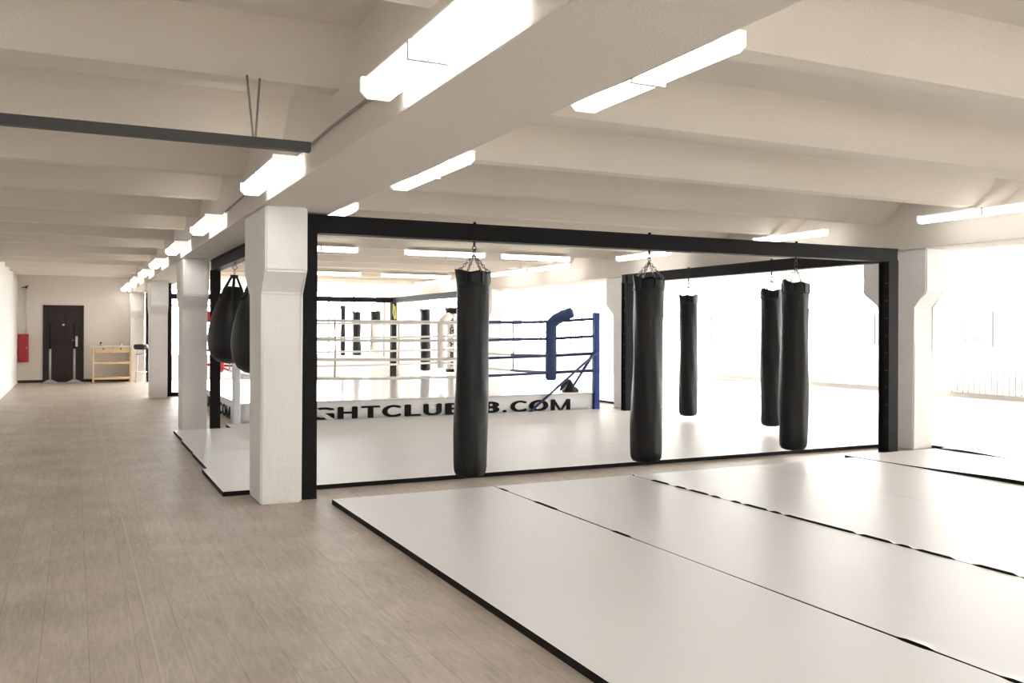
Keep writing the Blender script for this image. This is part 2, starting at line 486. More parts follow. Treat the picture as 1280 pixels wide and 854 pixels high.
# ------------------------------------------------------------------ bag frames (racks)
def rack(label, x0, x1, y0, y1, front=True, rail=False, z=2.35, s=.15):
    t = thing('bag_rack', label, 'bag rack', ((x0 + x1) / 2, (y0 + y1) / 2, 0))
    ox, oy = (x0 + x1) / 2, (y0 + y1) / 2
    def post(px, py, sx=.12, sy=.15):
        bm = NB(); x, yy = px - ox, py - oy
        # H section post: two flanges and a web, with base plate
        add_box(bm, x, x + sx, yy, yy + .018, 0, z - s); add_box(bm, x, x + sx, yy + sy - .018, yy + sy, 0, z - s)
        add_box(bm, x + .02, x + sx - .02, yy + .018, yy + sy - .018, 0, z - s)
        add_box(bm, x - .0, x + sx + .0, yy - .0, yy + sy + .0, 0, .014)
        p = obj('post', bm, M['steel'], t)
        for q in range(9):
            bm = NB(); add_tube(bm, [(x + .02, yy + .045, .35 + q * .2), (x - .012, yy + .045, .35 + q * .2)], .008, 6)
            obj('bolt', bm, M['steel_g'], p)
    post(x0, y0); post(x1 - .15, y0, .15); post(x0, y1 - .15); post(x1 - .15, y1 - .15, .15)
    def beam(a0, a1, b0, b1, nm='beam'):
        bm = NB()
        horiz = (a1 - a0) > (b1 - b0)
        X0, X1, Y0, Y1 = a0 - ox, a1 - ox, b0 - oy, b1 - oy
        add_box(bm, X0, X1, Y0, Y1, z - .016, z); add_box(bm, X0, X1, Y0, Y1, z - s, z - s + .016)
        if horiz: add_box(bm, X0, X1, Y0 + .012, Y1 - .012, z - s + .01, z - .01)
        else: add_box(bm, X0 + .012, X1 - .012, Y0, Y1, z - s + .01, z - .01)
        obj(nm, bm, M['steel'], t)
    beam(x0, x0 + .12, y0 + .15, y1 - .15); beam(x1 - .15, x1, y0 + .15, y1 - .15)
    if front: beam(x0, x1, y0, y0 + .15)
    else:
        for (a, b) in ((x0, x0 + .12), (x1 - .15, x1)): beam(a, b + .001, y0, y0 + .15)
    if front != 'only': beam(x0, x1, y1 - .15, y1) if not front else None
    if front:
        for (a, b) in ((x0, x0 + .12), (x1 - .15, x1)): beam(a, b + .001, y1 - .15, y1)
    if rail:
        bm = NB(); add_box(bm, x0 + .12 - ox, x1 - .15 - ox, y0 - oy, y0 + .08 - oy, 0, .08); obj('floor_rail', bm, M['steel'], t)
    return t
rack('large black steel bag frame in front of the boxing ring', 1.685, 8.55, 7.40, 13.02, front=True)
rack('distant black steel bag frame behind the boxing ring', 1.70, 8.60, 19.92, 25.70, front=False, rail=True)

# ------------------------------------------------------------------ chains and bags
def chain_bm(bm, p0, p1, n, R=.013, r=.0035):
    p0, p1 = Vector(p0), Vector(p1); d = (p1 - p0).normalized()
    up = Vector((0, 0, 1)) if abs(d.z) < .95 else Vector((1, 0, 0))
    a = d.cross(up).normalized(); b = d.cross(a)
    L = (p1 - p0).length / n
    for i in range(n):
        c = p0 + d * L * (i + .5)
        m1, m2 = (a, b) if i % 2 == 0 else (b, a)
        mt = Matrix((d, m1, m2)).transposed()
        add_torus(bm, c, 1, r / R * 1.0, Matrix(mt) @ Matrix.Diagonal((L * .60, R, R)), seg=10, rs=5)

def heavy_bag(label, length=1.87, rad=.147, top=0, hang=.26, body='leather', seed=0, cat='punching bag', low=False):
    """origin at the bottom face of the beam; hang = beam to bag rim"""
    rnd = random.Random(seed)
    t = thing('punching_bag', label, cat)
    zt = -hang; zb = zt - length
    ph = [rnd.uniform(0, 6.28) for _ in range(6)]
    def fn(a, z, r):
        q = (z - zb) / length
        dr = .004 * math.sin(3 * a + ph[0] + 4 * q) + .006 * math.sin(9 * q + ph[1]) + .0035 * math.sin(7 * a + 11 * q + ph[2])
        dr += .010 * (1 - q) - .004
        dz = 0
        if q > .93:
            e = (q - .93) / .07
            ear = max(0, math.cos(a - 2.69 - ph[5] * .08)) ** 14 + .35 * max(0, math.cos(a + .5 - ph[4] * .1)) ** 8
            dr += e * ear * .034 - e * .006
            dz = e * ear * .024 + .008 * e * math.sin(5 * a + ph[4])
        return (r + dr if r > .02 else r), dz
    prof = [(.01, zb), (rad * .55, zb + .003), (rad * .85, zb + .018), (rad * .97, zb + .05), (rad, zb + .10)]
    n = 6 if low else 22
    prof += [(rad, zb + .10 + (length - .25) * i / n) for i in range(1, n + 1)]
    prof += [(rad, zt - .10), (rad * 1.0, zt - .05), (rad * 1.0, zt - .02), (rad, zt), (rad * .9, zt - .02), (rad * .86, zt - .06), (.01, zt - .065)]
    bm = NB(); add_lathe(bm, prof, 16 if low else 32, fn)
    obj('bag_body', bm, M[body], t)
    # loops of leather round the rim with metal rings
    if not low:
        for k in range(6):
            bm = NB()
            a = 2 * PI * k / 6 + ph[5]
            x, y = math.cos(a), math.sin(a)
            w_ = Matrix.Rotation(a, 3, 'Z')
            tb = bmesh.new(); bmesh.ops.create_cube(tb, size=1)
            mw = Matrix.Translation((x * (rad + .004), y * (rad + .004), zt - .055)) @ Matrix.Rotation(a, 4, 'Z') @ Matrix.Diagonal((.008, .030, .10, 1))
            merge(bm, tb, 0, mw)
            obj('rim_tab', bm, M['leather2'], t)
        bm = NB()
        add_lathe(bm, [(rad + .003, zt - .125), (rad + .008, zt - .122), (rad + .008, zt - .108), (rad + .003, zt - .10)], 28)
        obj('band', bm, M['leather2'], t)
    jz = -.12
    for k in range(4):
        a = ph[3] + k * PI / 2
        bm = NB(); e = (math.cos(a) * rad * .93, math.sin(a) * rad * .93, zt + .01)
        if low: add_tube(bm, [(0, 0, jz), e], .004, 5)
        else:
            chain_bm(bm, (0, 0, jz), e, max(4, int(hang / .034)))
            add_torus(bm, e, .016, .0035, Matrix.Rotation(a, 3, 'Z') @ Matrix.Rotation(PI / 2, 3, 'X'), 12, 6)
        obj('chain', bm, M['chrome'], t)
    bm = NB()
    add_tube(bm, [(0, 0, 0), (0, 0, -.045)], .012, 8); add_torus(bm, (0, 0, -.062), .018, .005, Matrix.Rotation(PI / 2, 3, 'X'))
    add_torus(bm, (0, 0, -.095), .020, .004, Matrix.Rotation(PI / 2, 3, 'Y'), sx=1.3)
    obj('swivel_hook', bm, M['chrome'] if low else M['steel_g'], t)
    if not low:
        bm = NB(); add_tube(bm, [(0, 0, .145), (0, 0, .175)], .014, 6); add_tube(bm, [(0, 0, .15), (0, 0, .155)], .028, 10)
        obj('nut', bm, M['steel'], t)
    return t
ZB = 2.20
G = 'long black bags hanging from the large black frame'
def put(t, x, y, tilt=(0, 0), rz=0, z=ZB, group=None):
    t.location = (x, y, z); t.rotation_euler = (tilt[0], tilt[1], rz)
    if group: t['group'] = group
# tilt directions follow the slightly slanted hang of each bag
put(heavy_bag('long black punching bag in front of the ring lettering, leftmost of the front row', 1.85, .147, hang=.275, seed=1), 3.25, 7.475, (0, .018), 0, group=G)
put(heavy_bag('long black punching bag hanging in the middle of the front beam', 1.83, .149, hang=.28, seed=2), 5.15, 7.475, (0, .015), 0, group=G)
put(heavy_bag('long black punching bag nearest the right post of the frame, overlapping a darker bag', 1.82, .148, hang=.275, seed=5), 7.07, 7.475, (0, .02), 0, group=G)
put(heavy_bag('slimmer black punching bag on the side beam, alone between middle and right bags', 1.85, .132, hang=.26, seed=8), 8.475, 11.25, (0, 0), 0, group=G)
put(heavy_bag('black punching bag on the side beam half hidden behind the rightmost front bag', 1.84, .138, hang=.25, seed=11), 8.475, 9.42, (0, .0), 0, group=G)
G2 = 'bags hanging from the distant black frame'
put(heavy_bag('small dark bag hanging behind the ring, right of the distant frame corner', 1.66, .14, hang=.25, seed=3, low=True), 8.525, 22.9, group=G2)
wb = heavy_bag('white punching bag with black letters running down it, behind the ring', 1.60, .14, hang=.25, body='bagwhite', seed=4, low=True)
put(wb, 8.525, 21.0, group=G2)
put(heavy_bag('slim dark bag on the back beam of the distant frame, leftmost of them', 1.45, .07, hang=.10, seed=6, low=True), 7.0, 25.625, group=G2)
put(heavy_bag('short dark bag on the back beam of the distant frame, beside the slim one', 1.27, .125, hang=.28, seed=7, low=True), 7.41, 25.625, group=G2)
pb = heavy_bag('short bag with black top and pale body on the back beam of the distant frame', 1.27, .125, hang=.28, body='bagwhite', seed=9, low=True)
put(pb, 7.97, 25.625, group=G2)
bm = NB(); add_lathe(bm, [(.13, -.54), (.15, -.54), (.15, -.26), (.13, -.255)], 16); obj('top_sleeve', bm, M['leather'], pb)['label'] = 'black sleeve round the top'
bm = NB()
for k in range(5):
    a0, a1 = PI * .93 + k * .12, PI * .93 + (k + 1) * .12
    q = [bm.verts.new((.146 * math.cos(a), .146 * math.sin(a), z_)) for a, z_ in ((a0, -1.5), (a1, -1.5), (a1, -.54), (a0, -.54))]
    bm.faces.new(q)
r_ = bmesh.ops.extrude_face_region(bm, geom=list(bm.faces))
for v in [v for v in r_['geom'] if isinstance(v, bmesh.types.BMVert)]: v.co.x *= 1.04; v.co.y *= 1.04
obj('side_stripe', bm, M['leather'], pb)['label'] = 'black stripe down the left side'
bm = NB(); add_lathe(bm, [(.13, -1.86), (.155, -1.85), (.155, -1.78), (.13, -1.775)], 16); obj('bottom_band', bm, M['leather'], wb)['label'] = 'black band at the foot'
bm = NB(); add_lathe(bm, [(.13, -.40), (.165, -.39), (.175, -.25), (.13, -.245)], 16); obj('top_sleeve', bm, M['leather'], wb)['label'] = 'black flared top'

def text_bm(s, size, ext=.002, offset=0.0, align='LEFT'):
    cu = bpy.data.curves.new('lettering', 'FONT'); cu.body = s; cu.size = size; cu.extrude = ext; cu.offset = offset
    cu.align_x = align
    o = bpy.data.objects.new('lettering', cu); C.objects.link(o)
    bpy.context.view_layer.update()
    dg = bpy.context.evaluated_depsgraph_get()
    me = bpy.data.meshes.new_from_object(o.evaluated_get(dg))
    bpy.data.objects.remove(o); bpy.data.curves.remove(cu)
    b = bmesh.new(); b.from_mesh(me); bpy.data.meshes.remove(me)
    return b
# letters down the white bag, on its camera side
vx = Vector((-8.525, -21.0, 0)).normalized(); right = Vector((-vx.y, vx.x, 0))
bm = NB()
for i, ch in enumerate('FIGHTCLUB18'):
    b = text_bm(ch, .15, .003, .004, 'CENTER')
    mw = Matrix.Translation(vx * .152 + Vector((0, 0, -.62 - i * .108))) @ Matrix(((right.x, 0, vx.x, 0), (right.y, 0, vx.y, 0), (0, 1, 0, 0), (0, 0, 0, 1)))
    merge(bm, b, 0, mw)
obj('lettering', bm, M['ink'], wb)['label'] = 'black capital letters in a column'

# teardrop bags under the aisle-side beam
def teardrop(label, h=1.06, R=.258, hang=.15, seed=0):
    t = thing('teardrop_bag', label, 'punching bag')
    zt = -hang; zb = zt - h
    prof = [(.01, zb), (R * .45, zb + .02), (R * .75, zb + .075), (R * .94, zb + .17), (R, zb + .29), (R * .985, zb + .40), (R * .91, zb + .53),
            (R * .78, zb + .66), (R * .61, zb + .78), (R * .44, zb + .89), (R * .34, zb + .93), (.01, zb + .935)]
    bm = NB(); add_lathe(bm, prof, 36, lambda a, z, r: (r * (1 + .012 * math.cos(8 * a)) if r > .02 else r, 0)); obj('bag_body', bm, M['leather2'], t)
    for k in range(6):
        a = k * PI / 3 + .3
        bm = NB(); c_, s_ = math.cos(a), math.sin(a)
        add_tube(bm, [(c_ * R * .62, s_ * R * .62, zb + .785), (c_ * R * .45, s_ * R * .45, zb + .895), (c_ * .036, s_ * .036, zt - .01)], [.018, .014, .012], 6)
        obj('strap', bm, M['leather2'], t)
    bm = NB(); add_tube(bm, [(0, 0, zt - .03), (0, 0, zt + .012)], .048, 16); obj('crown', bm, M['leather2'], t)
    bm = NB(); add_tube(bm, [(0, 0, 0), (0, 0, -.03)], .014, 8); add_torus(bm, (0, 0, -.055), .026, .006, Matrix.Rotation(PI / 2, 3, 'X'))
    chain_bm(bm, (0, 0, -.08), (0, 0, zt + .012), 3)
    obj('hanging_ring', bm, M['chrome'], t)
    return t
put(teardrop('large black teardrop bag, the one seen whole left of the nearest column', hang=.16), 1.745, 11.25, (0, .065), group='teardrop bags on the aisle beam')
put(teardrop('black teardrop bag partly hidden by the left face of the nearest column', hang=.22), 1.745, 9.85, group='teardrop bags on the aisle beam')

# ------------------------------------------------------------------ boxing ring
RX0, RX1, RY0, RY1, RH = 2.12, 8.08, 13.40, 19.75, .33
ring = thing('boxing_ring', 'boxing ring with white canvas, blue and red corners, lettered white skirt', 'boxing ring', ((RX0 + RX1) / 2, (RY0 + RY1) / 2, 0))
rcx, rcy = (RX0 + RX1) / 2, (RY0 + RY1) / 2
def rx(p): return (p[0] - rcx, p[1] - rcy, p[2])
bm = NB(); add_box(bm, RX0 - rcx, RX1 - rcx, RY0 - rcy, RY1 - rcy, RH - .03, RH, bev=.012); obj('canvas', bm, M['canvas'], ring)
def skirt(p0, p1):
    bm = NB(); n = 60; p0, p1 = Vector(p0), Vector(p1); d = (p1 - p0).normalized(); nn = Vector((d.y, -d.x))
    rows = []
    for i in range(n + 1):
        p = p0 + (p1 - p0) * i / n
        wv = .004 * math.sin(i * 1.1) + .003 * math.sin(i * .37)
        rows.append([bm.verts.new((*(p - Vector((rcx, rcy)) + nn * (k_ * wv)), z_)) for z_, k_ in ((0, 1), (.15, .6), (RH - .03, 0))]
                    + [bm.verts.new((*(p - Vector((rcx, rcy)) - nn * .03), z_)) for z_ in (RH - .03, 0)])
    for a, b in zip(rows, rows[1:]):
        for k in range(5):
            f = bm.faces.new((a[k], b[k], b[(k + 1) % 5], a[(k + 1) % 5])); f.smooth = k < 2
    bm.faces.new(rows[0]); bm.faces.new(list(reversed(rows[-1])))
    return obj('skirt', bm, M['skirt'], ring)
s1 = skirt((RX0 + .03, RY0 + .0), (RX1 - .03, RY0 + .0)); s2 = skirt((RX0, RY1 - .03), (RX0, RY0 + .03))
s3 = skirt((RX1, RY0 + .03), (RX1, RY1 - .03)); s4 = skirt((RX1 - .03, RY1), (RX0 + .03, RY1))

def lettering(mtx_fn, parent, spans, z0, hgt, slash=True):
    """each letter is fitted to its own span so that widths follow the wide lettering of the skirt"""
    bm = NB()
    for ch, a, b in spans:
        if ch == 'M':
            t = bmesh.new(); w_ = .09
            for q in ([(0, 0), (.32, 0), (.32, 1), (0, 1)], [(1.18, 0), (1.5, 0), (1.5, 1), (1.18, 1)],
                      [(.30, 1), (.02, 1), (.60, 0), (.80, 0)], [(1.20, 1), (1.48, 1), (.90, 0), (.70, 0)]):
                add_prism(t, [(a_ * w_, b_ * .14) for a_, b_ in q], 'z', 0, .003 + .0003 * len(t.verts) / 8)
        else:
            t = bmesh.new()
            for q, (dx, dy) in enumerate(((0, 0), (.009, 0), (.018, 0), (.009, .004))):
                merge(t, text_bm(ch, .2, .003 + .0002 * q, .0015), 0, Matrix.Translation((dx, dy, 0)))
        xs_ = [v.co.x for v in t.verts]; ys_ = [v.co.y for v in t.verts]
        x0_, x1_, y0_, y1_ = min(xs_), max(xs_), min(ys_), max(ys_)
        hh = hgt if ch != '.' else hgt * .22
        for v in t.verts:
            v.co = Vector(mtx_fn(a + (v.co.x - x0_) / (x1_ - x0_) * (b - a), z0 + (v.co.y - y0_) / (y1_ - y0_) * hh, v.co.z))
        merge(bm, t)
    return obj('lettering', bm, M['ink'], parent)
# letter spans along the front skirt in metres from the scene origin
def uX(u, Y=13.4):
    q = (u - 93) / 1251.0
    return q * .8996 * Y / (1 - .4368 * q)
spans = [('F', 336, 356), ('I', 361, 369), ('G', 391, 418), ('H', 422, 447), ('T', 451, 475), ('C', 477.5, 501), ('L', 505.5, 526), ('U', 529, 552),
         ('B', 556, 580), ('1', 588, 596), ('8', 603, 624), ('.', 628, 633), ('C', 637.5, 658), ('O', 661, 685), ('M', 688, 712.5)]
spans = [('F', 345, 366), ('I', 370, 378)] + [('G', 384, 418)] + spans[3:]
spans = [(c_, uX(a), uX(b)) for c_, a, b in spans]
lettering(lambda s, z, e: (s - rcx, RY0 - rcy - .008 - e, z), s1, spans, .045, .185)
lettering(lambda s, z, e: (RX0 - rcx - .008 - e, rcy - s + 0, z), s2,
          [(c_, rcy + (a - rcx) * 1.0, rcy + (b - rcx) * 1.0) for c_, a, b in spans], .045, .185)
# white diagonal flash across the G
bm = NB(); gx = uX(402) - rcx; yy = RY0 - rcy - .0145
q = [(gx - .17, .235), (gx - .10, .235), (gx + .22, .03), (gx + .10, .03)]
add_prism(bm, q, 'y', yy, yy + .002); obj('flash', bm, M['skirt'], s1)['label'] = 'white diagonal flash across the letter'
bm = NB(); add_box(bm, uX(655) - rcx - .2, uX(655) - rcx + .25, RY0 - rcy - .016, RY0 - rcy - .006, 0, .02)
obj('anchor_strip', bm, M['steel'], ring)

IN = .52
corners = {'blue': ((RX1 + .06, RY0 + .02), (RX1 - IN, RY0 + IN)), 'white': ((RX0 - .02, RY0 + .0), (RX0 + IN, RY0 + IN)),
           'red': ((RX0 - .06, RY1 - .02), (RX0 + IN, RY1 - IN)), 'white2': ((RX1 + .06, RY1 - .02), (RX1 - IN, RY1 - IN))}
ZR = (1.55, 1.25, .95, .655)
mp_ = {'blue': 'bluepost', 'white': 'postwhite', 'red': 'redpost', 'white2': 'postwhite'}
mc_ = {'blue': 'blue', 'white': 'bagwhite', 'red': 'red', 'white2': 'bagwhite'}
for nm, ((px, py), (qx, qy)) in corners.items():
    cn = nm.replace('2', '')
    r = .055
    bm = NB(); add_box(bm, px - r - rcx, px + r - rcx, py - r - rcy, py + r - rcy, 0, 1.71, bev=.02)
    p = obj('corner_post', bm, M[mp_[nm]], ring); p['label'] = cn + ' corner post'
    d = Vector((px - qx, py - qy, 0)); dn = d.normalized()
    for z in ZR:
        bm = NB(); add_tube(bm, [rx((qx, qy, z)), rx((qx + d.x * .5, qy + d.y * .5, z + .025)), rx((px, py, z + .05))], .026, 8)
        o = obj('turnbuckle', bm, M['bluerope'] if nm == 'blue' else M[mc_[nm]], ring); o['label'] = cn + ' turnbuckle cover'
    # padded cushion with folded-over top
    bm = NB()
    pts = [(qx - dn.x * .03, qy - dn.y * .03, z) for z in (.52, .56, .9, 1.3, 1.50)] + \
          [(qx + dn.x * .05, qy + dn.y * .05, 1.585), (qx + dn.x * .20, qy + dn.y * .20, 1.66), (qx + dn.x * .34, qy + dn.y * .34, 1.715), (qx + dn.x * .36, qy + dn.y * .36, 1.722)]
    add_tube(bm, [rx(p_) for p_ in pts], [.07, .098, .102, .102, .105, .105, .10, .095, .06], 18)
    o = obj('corner_cushion', bm, M[mc_[nm]], ring); o['label'] = cn + ' corner cushion'
# ropes: each side one rope per height, coloured near the blue and red corners
def rope(pa, pb, ma, mb, z, sag):
    pa, pb = Vector((*pa, z)), Vector((*pb, z)); n = 16; rr = .023
    bm = NB(); pts = []
    for i in range(n + 1):
        t_ = i / n; p = pa.lerp(pb, t_); p.z -= sag * 4 * t_ * (1 - t_); pts.append(rx(p))
    rings = add_tube(bm, pts, rr, 8, cap=True)
    bm.faces.ensure_lookup_table()
    for f in bm.faces:
        c = f.calc_center_median(); tt = (Vector(c) - Vector(rx(pa))).length / (pb - pa).length
        f.material_index = 0 if tt < .30 else 1
        if tt > .30 and mb == 'tail': f.material_index = 1
    o = obj('rope', bm, [M[ma], M[mb]], ring)
    return o
cq = {k_: v[1] for k_, v in corners.items()}
for i, z in enumerate(ZR):
    sg = .02 + .008 * i
    rope(cq['blue'], cq['white'], 'bluerope', 'ropewhite', z, sg)
    rope(cq['blue'], cq['white2'], 'bluerope', 'ropewhite', z, sg * .8)
    rope(cq['red'], cq['white'], 'red', 'ropewhite', z, sg)
    rope(cq['red'], cq['white2'], 'red', 'ropewhite', z, sg)
def tie(a, b, t_):
    pa, pb = Vector(cq[a]), Vector(cq[b]); p = pa.lerp(pb, t_)
    bm = NB(); add_tube(bm, [rx((p.x, p.y, 1.57)), rx((p.x + .01, p.y, 1.1)), rx((p.x, p.y, .62))], .015, 6); obj('rope_spacer', bm, M['tie'], ring)
for a, b in (('blue', 'white'), ('blue', 'white2'), ('red', 'white'), ('red', 'white2')):
    for t_ in (.30, .79): tie(a, b, t_)
# floor straps bracing the posts
def strap(p0, p1, r, m):
    bm = NB(); add_tube(bm, [rx(p0), rx(p1)], r, 8); obj('brace_strap', bm, M[m], ring)
strap((RX1 + .04, RY0 - .04, 1.02), (6.80, RY0 - .04, .015), .022, 'bluerope')
strap((RX1 + .09, RY0 + .1, 1.02), (RX1 + .09, RY0 + 1.3, .02), .02, 'bluerope')
strap((RX1 + .02, RY0 + .03, 1.05), (7.75, RY0 + .25, RH), .010, 'bluerope')
strap((RX0 - .06, RY1 - .04, 1.02), (RX0 - .06, RY1 - 1.3, .02), .02, 'redpost')

# slumped black bag on the canvas
t = thing('kit_bag', 'slumped black bag on the canvas edge beside the blue corner post', 'bag', (7.78, 13.68, RH))
bm = NB(); bmesh.ops.create_icosphere(bm, subdivisions=4, radius=1)
for v in bm.verts:
    x, y, z = v.co
    hgt = .20 * math.exp(-((x + .12) / .42) ** 2) + .07 * math.exp(-((x - .7) / .4) ** 2) + .03
    zz = max(0, z) * hgt
    v.co = Vector((x * .165 + .015 * math.sin(5 * y), y * .12 + .012 * math.sin(6 * x), zz + .008 * math.sin(9 * x + 3 * y) * max(0, z)))
for f in bm.faces: f.smooth = True
obj('bag_body', bm, M['blackpl'], t)
bm = NB(); add_tube(bm, [(-.02, -.03, .19), (-.10, -.05, .19), (-.17, -.06, .12), (-.22, -.06, .05), (-.235, -.06, .02)], [.03, .035, .035, .025, .01], 8)
obj('flap', bm, M['blackpl'], t)

# ------------------------------------------------------------------ ceiling lamps
def lamp(label, cx, cy, zb, L=1.3, w=.155, along='y', side=0, group=None, double=False):
    t = thing('ceiling_light', label, 'ceiling light', (cx, cy, zb), 0 if along == 'y' else PI / 2, group)
    h = .085
    bm = NB(); add_box(bm, -w * .42, w * .42, -L / 2 + .02, L / 2 - .02, h - .02, h); 
    if side: add_box(bm, min(0, side), max(0, side), -.2, -.16, h - .015, h); add_box(bm, min(0, side), max(0, side), .16, .2, h - .015, h)
    obj('housing', bm, M['plastic'], t)
    bm = NB(); add_prism(bm, [(-w / 2, h - .02), (-w / 2, .03), (-w * .32, 0), (w * .32, 0), (w / 2, .03), (w / 2, h - .02)], 'y', -L / 2 + .03, L / 2 - .03)
    obj('diffuser', bm, M['diff'], t)
    for sgn in (-1, 1):
        bm = NB(); a = sgn * (L / 2 - .03); b = sgn * L / 2
        add_prism(bm, [(-w / 2 - .004, h), (-w / 2 - .004, .028), (-w * .33, -.003), (w * .33, -.003), (w / 2 + .004, .028), (w / 2 + .004, h)], 'y', min(a, b), max(a, b))
        obj('end_cap', bm, M['cap'], t)
    bm = NB(); add_box(bm, -w / 2 - .005, w / 2 + .005, -.012, .012, -.002, h - .015); obj('clip', bm, M['plastic'], t)
    return t
ords = ['nearest the camera', 'second from the camera', 'third from the camera', 'fourth from the camera', 'fifth from the camera', 'sixth from the camera',
        'seventh from the camera', 'eighth from the camera', 'farthest of the row']
for i, yy in enumerate((3.16, 6.28, 9.5, 12.4, 15.4, 18.2, 20.9, 23.4, 25.5)):
    lamp('tube light on the aisle side of the long beam, ' + ords[i], 1.185, yy, 2.40, L=1.24, side=.116, group='tube lights along the aisle side of the beam')
for i, yy in enumerate((3.15, 5.75, 8.3)):
    lamp('tube light on the mat side of the long beam, ' + ords[i], 2.16, yy, 2.43, L=(1.04 if i == 0 else 1.2), side=-.245, group='tube lights along the mat side of the beam')
pl = ['running off the right edge of the photo', 'peeping over the black front beam', 'above the middle punching bag', 'nearer one above the ring',
      'farther one above the ring', 'far one above the distant frame', 'farthest, near the far wall']
for i, (yy, L_) in enumerate(((6.25, 1.6), (9.1, 1.3), (12.5, 1.5), (15.8, 1.6), (17.7, 1.6), (21.9, 1.5), (25.2, 1.4))):
    lamp('thin tube light beside the window row beam, ' + pl[i], 8.48, yy, 2.60, L=L_, w=.10, side=.375, group='tube lights along the window row beam')
def xlamp(a, b, y, label, n=1):
    z = 2.622
    t = lamp(label, (a + b) / 2, y, z, L=b - a, w=.12, along='x', group='tube lights across the ring ceiling')
ry = .39 + 1.53 * 9 - .10
xlamp(2.85, 4.05, 13.7 - .04 + .37 - .06, 'crosswise tube light over the ring, partly behind the left frame post')
xlamp(4.85, 6.25, 13.97, 'crosswise tube light over the ring, left of the leftmost front bag')
xlamp(6.6, 7.9, 13.97, 'crosswise tube light over the ring, right of the leftmost front bag')
xlamp(4.2, 5.9, 20.09, 'far crosswise tube light over the distant frame, left')
xlamp(6.4, 8.1, 20.09, 'far crosswise tube light over the distant frame, right one')

# cables along the beam
bm = NB(); pts = [(1.285, 1 + i * .8, 2.52 + .012 * math.sin(i * 1.7)) for i in range(31)]
add_tube(bm, pts, .008, 6); tag(obj('power_cable', bm, M['cable']), 'thin grey cable running along the aisle side of the long beam', 'cable')
bm = NB(); pts = [(1.935, 1 + i * .5, 2.392 + .012 * math.sin(i * 1.3)) for i in range(25)]
add_tube(bm, pts, .008, 6); tag(obj('power_cable', bm, M['cable']), 'thin grey cable running along the mat side of the long beam', 'cable')

# dark steel bar hung crosswise near the camera
t = thing('steel_bar', 'dark steel bar hung crosswise below the ceiling over the aisle', 'bar', (0, 4.72, 2.33))
bm = NB(); add_box(bm, XL, 1.11, -.025, .025, 0, .045); add_box(bm, XL, 1.11, -.025, .025, .045, .05); obj('bar', bm, M['steel_g'], t)
for hx in (.82, -.9):
    bm = NB(); add_tube(bm, [(hx, 0, .04), (hx - .03, .02, .37)], .006, 6); add_tube(bm, [(hx + .01, 0, .04), (hx + .04, .05, .37)], .006, 6)
    obj('hanger', bm, M['cable'], t)

# ------------------------------------------------------------------ far end of the aisle
# red cabinet with a white riser pipe
t = thing('red_cabinet', 'red box on the far wall below a thin white pipe, left of the door', 'cabinet', (-1.175, YF, .54))
bm = NB(); add_box(bm, -.118, .118, -.20, 0, 0, .72, bev=.01); obj('cabinet_body', bm, M['redcab'], t)
bm = NB(); add_box(bm, -.105, .105, -.215, -.20, .015, .705, bev=.004); dd = obj('cabinet_door', bm, M['redcab'], t)
bm = NB(); add_box(bm, .07, .088, -.232, -.215, .33, .40, bev=.003); obj('door_handle', bm, M['grey'], dd)
t = thing('wall_pipe', 'thin white pipe with small dark valve rising above the red box', 'pipe', (-1.11, YF - .04, 1.262))
bm = NB(); add_tube(bm, [(0, 0, 0), (0, 0, 1.20)], .018, 10); add_tube(bm, [(0, .035, .6), (0, 0, .6)], .008, 6); obj('pipe', bm, M['postwhite'], t)
bm = NB(); add_tube(bm, [(0, .035, 1.19), (0, -.06, 1.19)], .022, 10); add_tube(bm, [(-.10, -.05, 1.18), (.05, -.05, 1.23)], .012, 8); obj('valve', bm, M['steel_g'], t)

# two squat stands in front of the door
st = thing('squat_stand', 'left of the two thin upright barbell stands before the dark door', 'weight stand', (-.555, 25.75, 0), group='barbell stands by the door')
bm = NB(); add_tube(bm, [(0, 0, .03), (0, 0, .88)], .028, 12); obj('lower_tube', bm, M['grey'], st)
bm = NB(); add_tube(bm, [(0, 0, .86), (0, 0, 1.52)], .018, 10); add_box(bm, -.05, .05, -.02, .02, 1.50, 1.515); add_box(bm, -.05, -.04, -.02, .02, 1.5, 1.57); add_box(bm, .04, .05, -.02, .02, 1.5, 1.57)
obj('upper_tube', bm, M['steel'], st)
bm = NB()
add_prism(bm, [(-.20, 0), (.20, 0), (.16, .035), (.035, .10), (-.035, .10), (-.16, .035)], 'y', -.03, .03)
add_box(bm, -.03, .03, -.2, .2, 0, .035, bev=.004); obj('foot', bm, M['grey'], st)
dup(st, (.0, 25.75, 0), 0, 'right of the two thin upright barbell stands before the dark door')

# birch work trolley
t = thing('wooden_trolley', 'light birch trolley with two shelves and drawers against the far wall', 'trolley', (.88, 25.72, 0))
W2, D2 = .44, .26
for sx in (-1, 1):
    for sy in (-1, 1):
        bm = NB(); add_box(bm, sx * W2 - .02, sx * W2 + .02, sy * D2 - .02, sy * D2 + .02, 0, .92, bev=.003); obj('leg', bm, M['birch'], t)
for z in (.10, .50):
    bm = NB()
    for q in range(6): add_box(bm, -W2 + .02, W2 - .02, -D2 + .02 + q * .083, -D2 + .09 + q * .083, z + .02, z + .04)
    add_box(bm, -W2 + .02, W2 - .02, -D2 - .01, -D2 + .012, z - .01, z + .045); add_box(bm, -W2 + .02, W2 - .02, D2 - .012, D2 + .01, z - .01, z + .045)
    obj('shelf', bm, M['birch'], t)
bm = NB(); add_box(bm, -W2 + .02, W2 - .02, -D2 + .01, D2 - .0, .78, .92); obj('drawer_case', bm, M['birch'], t)
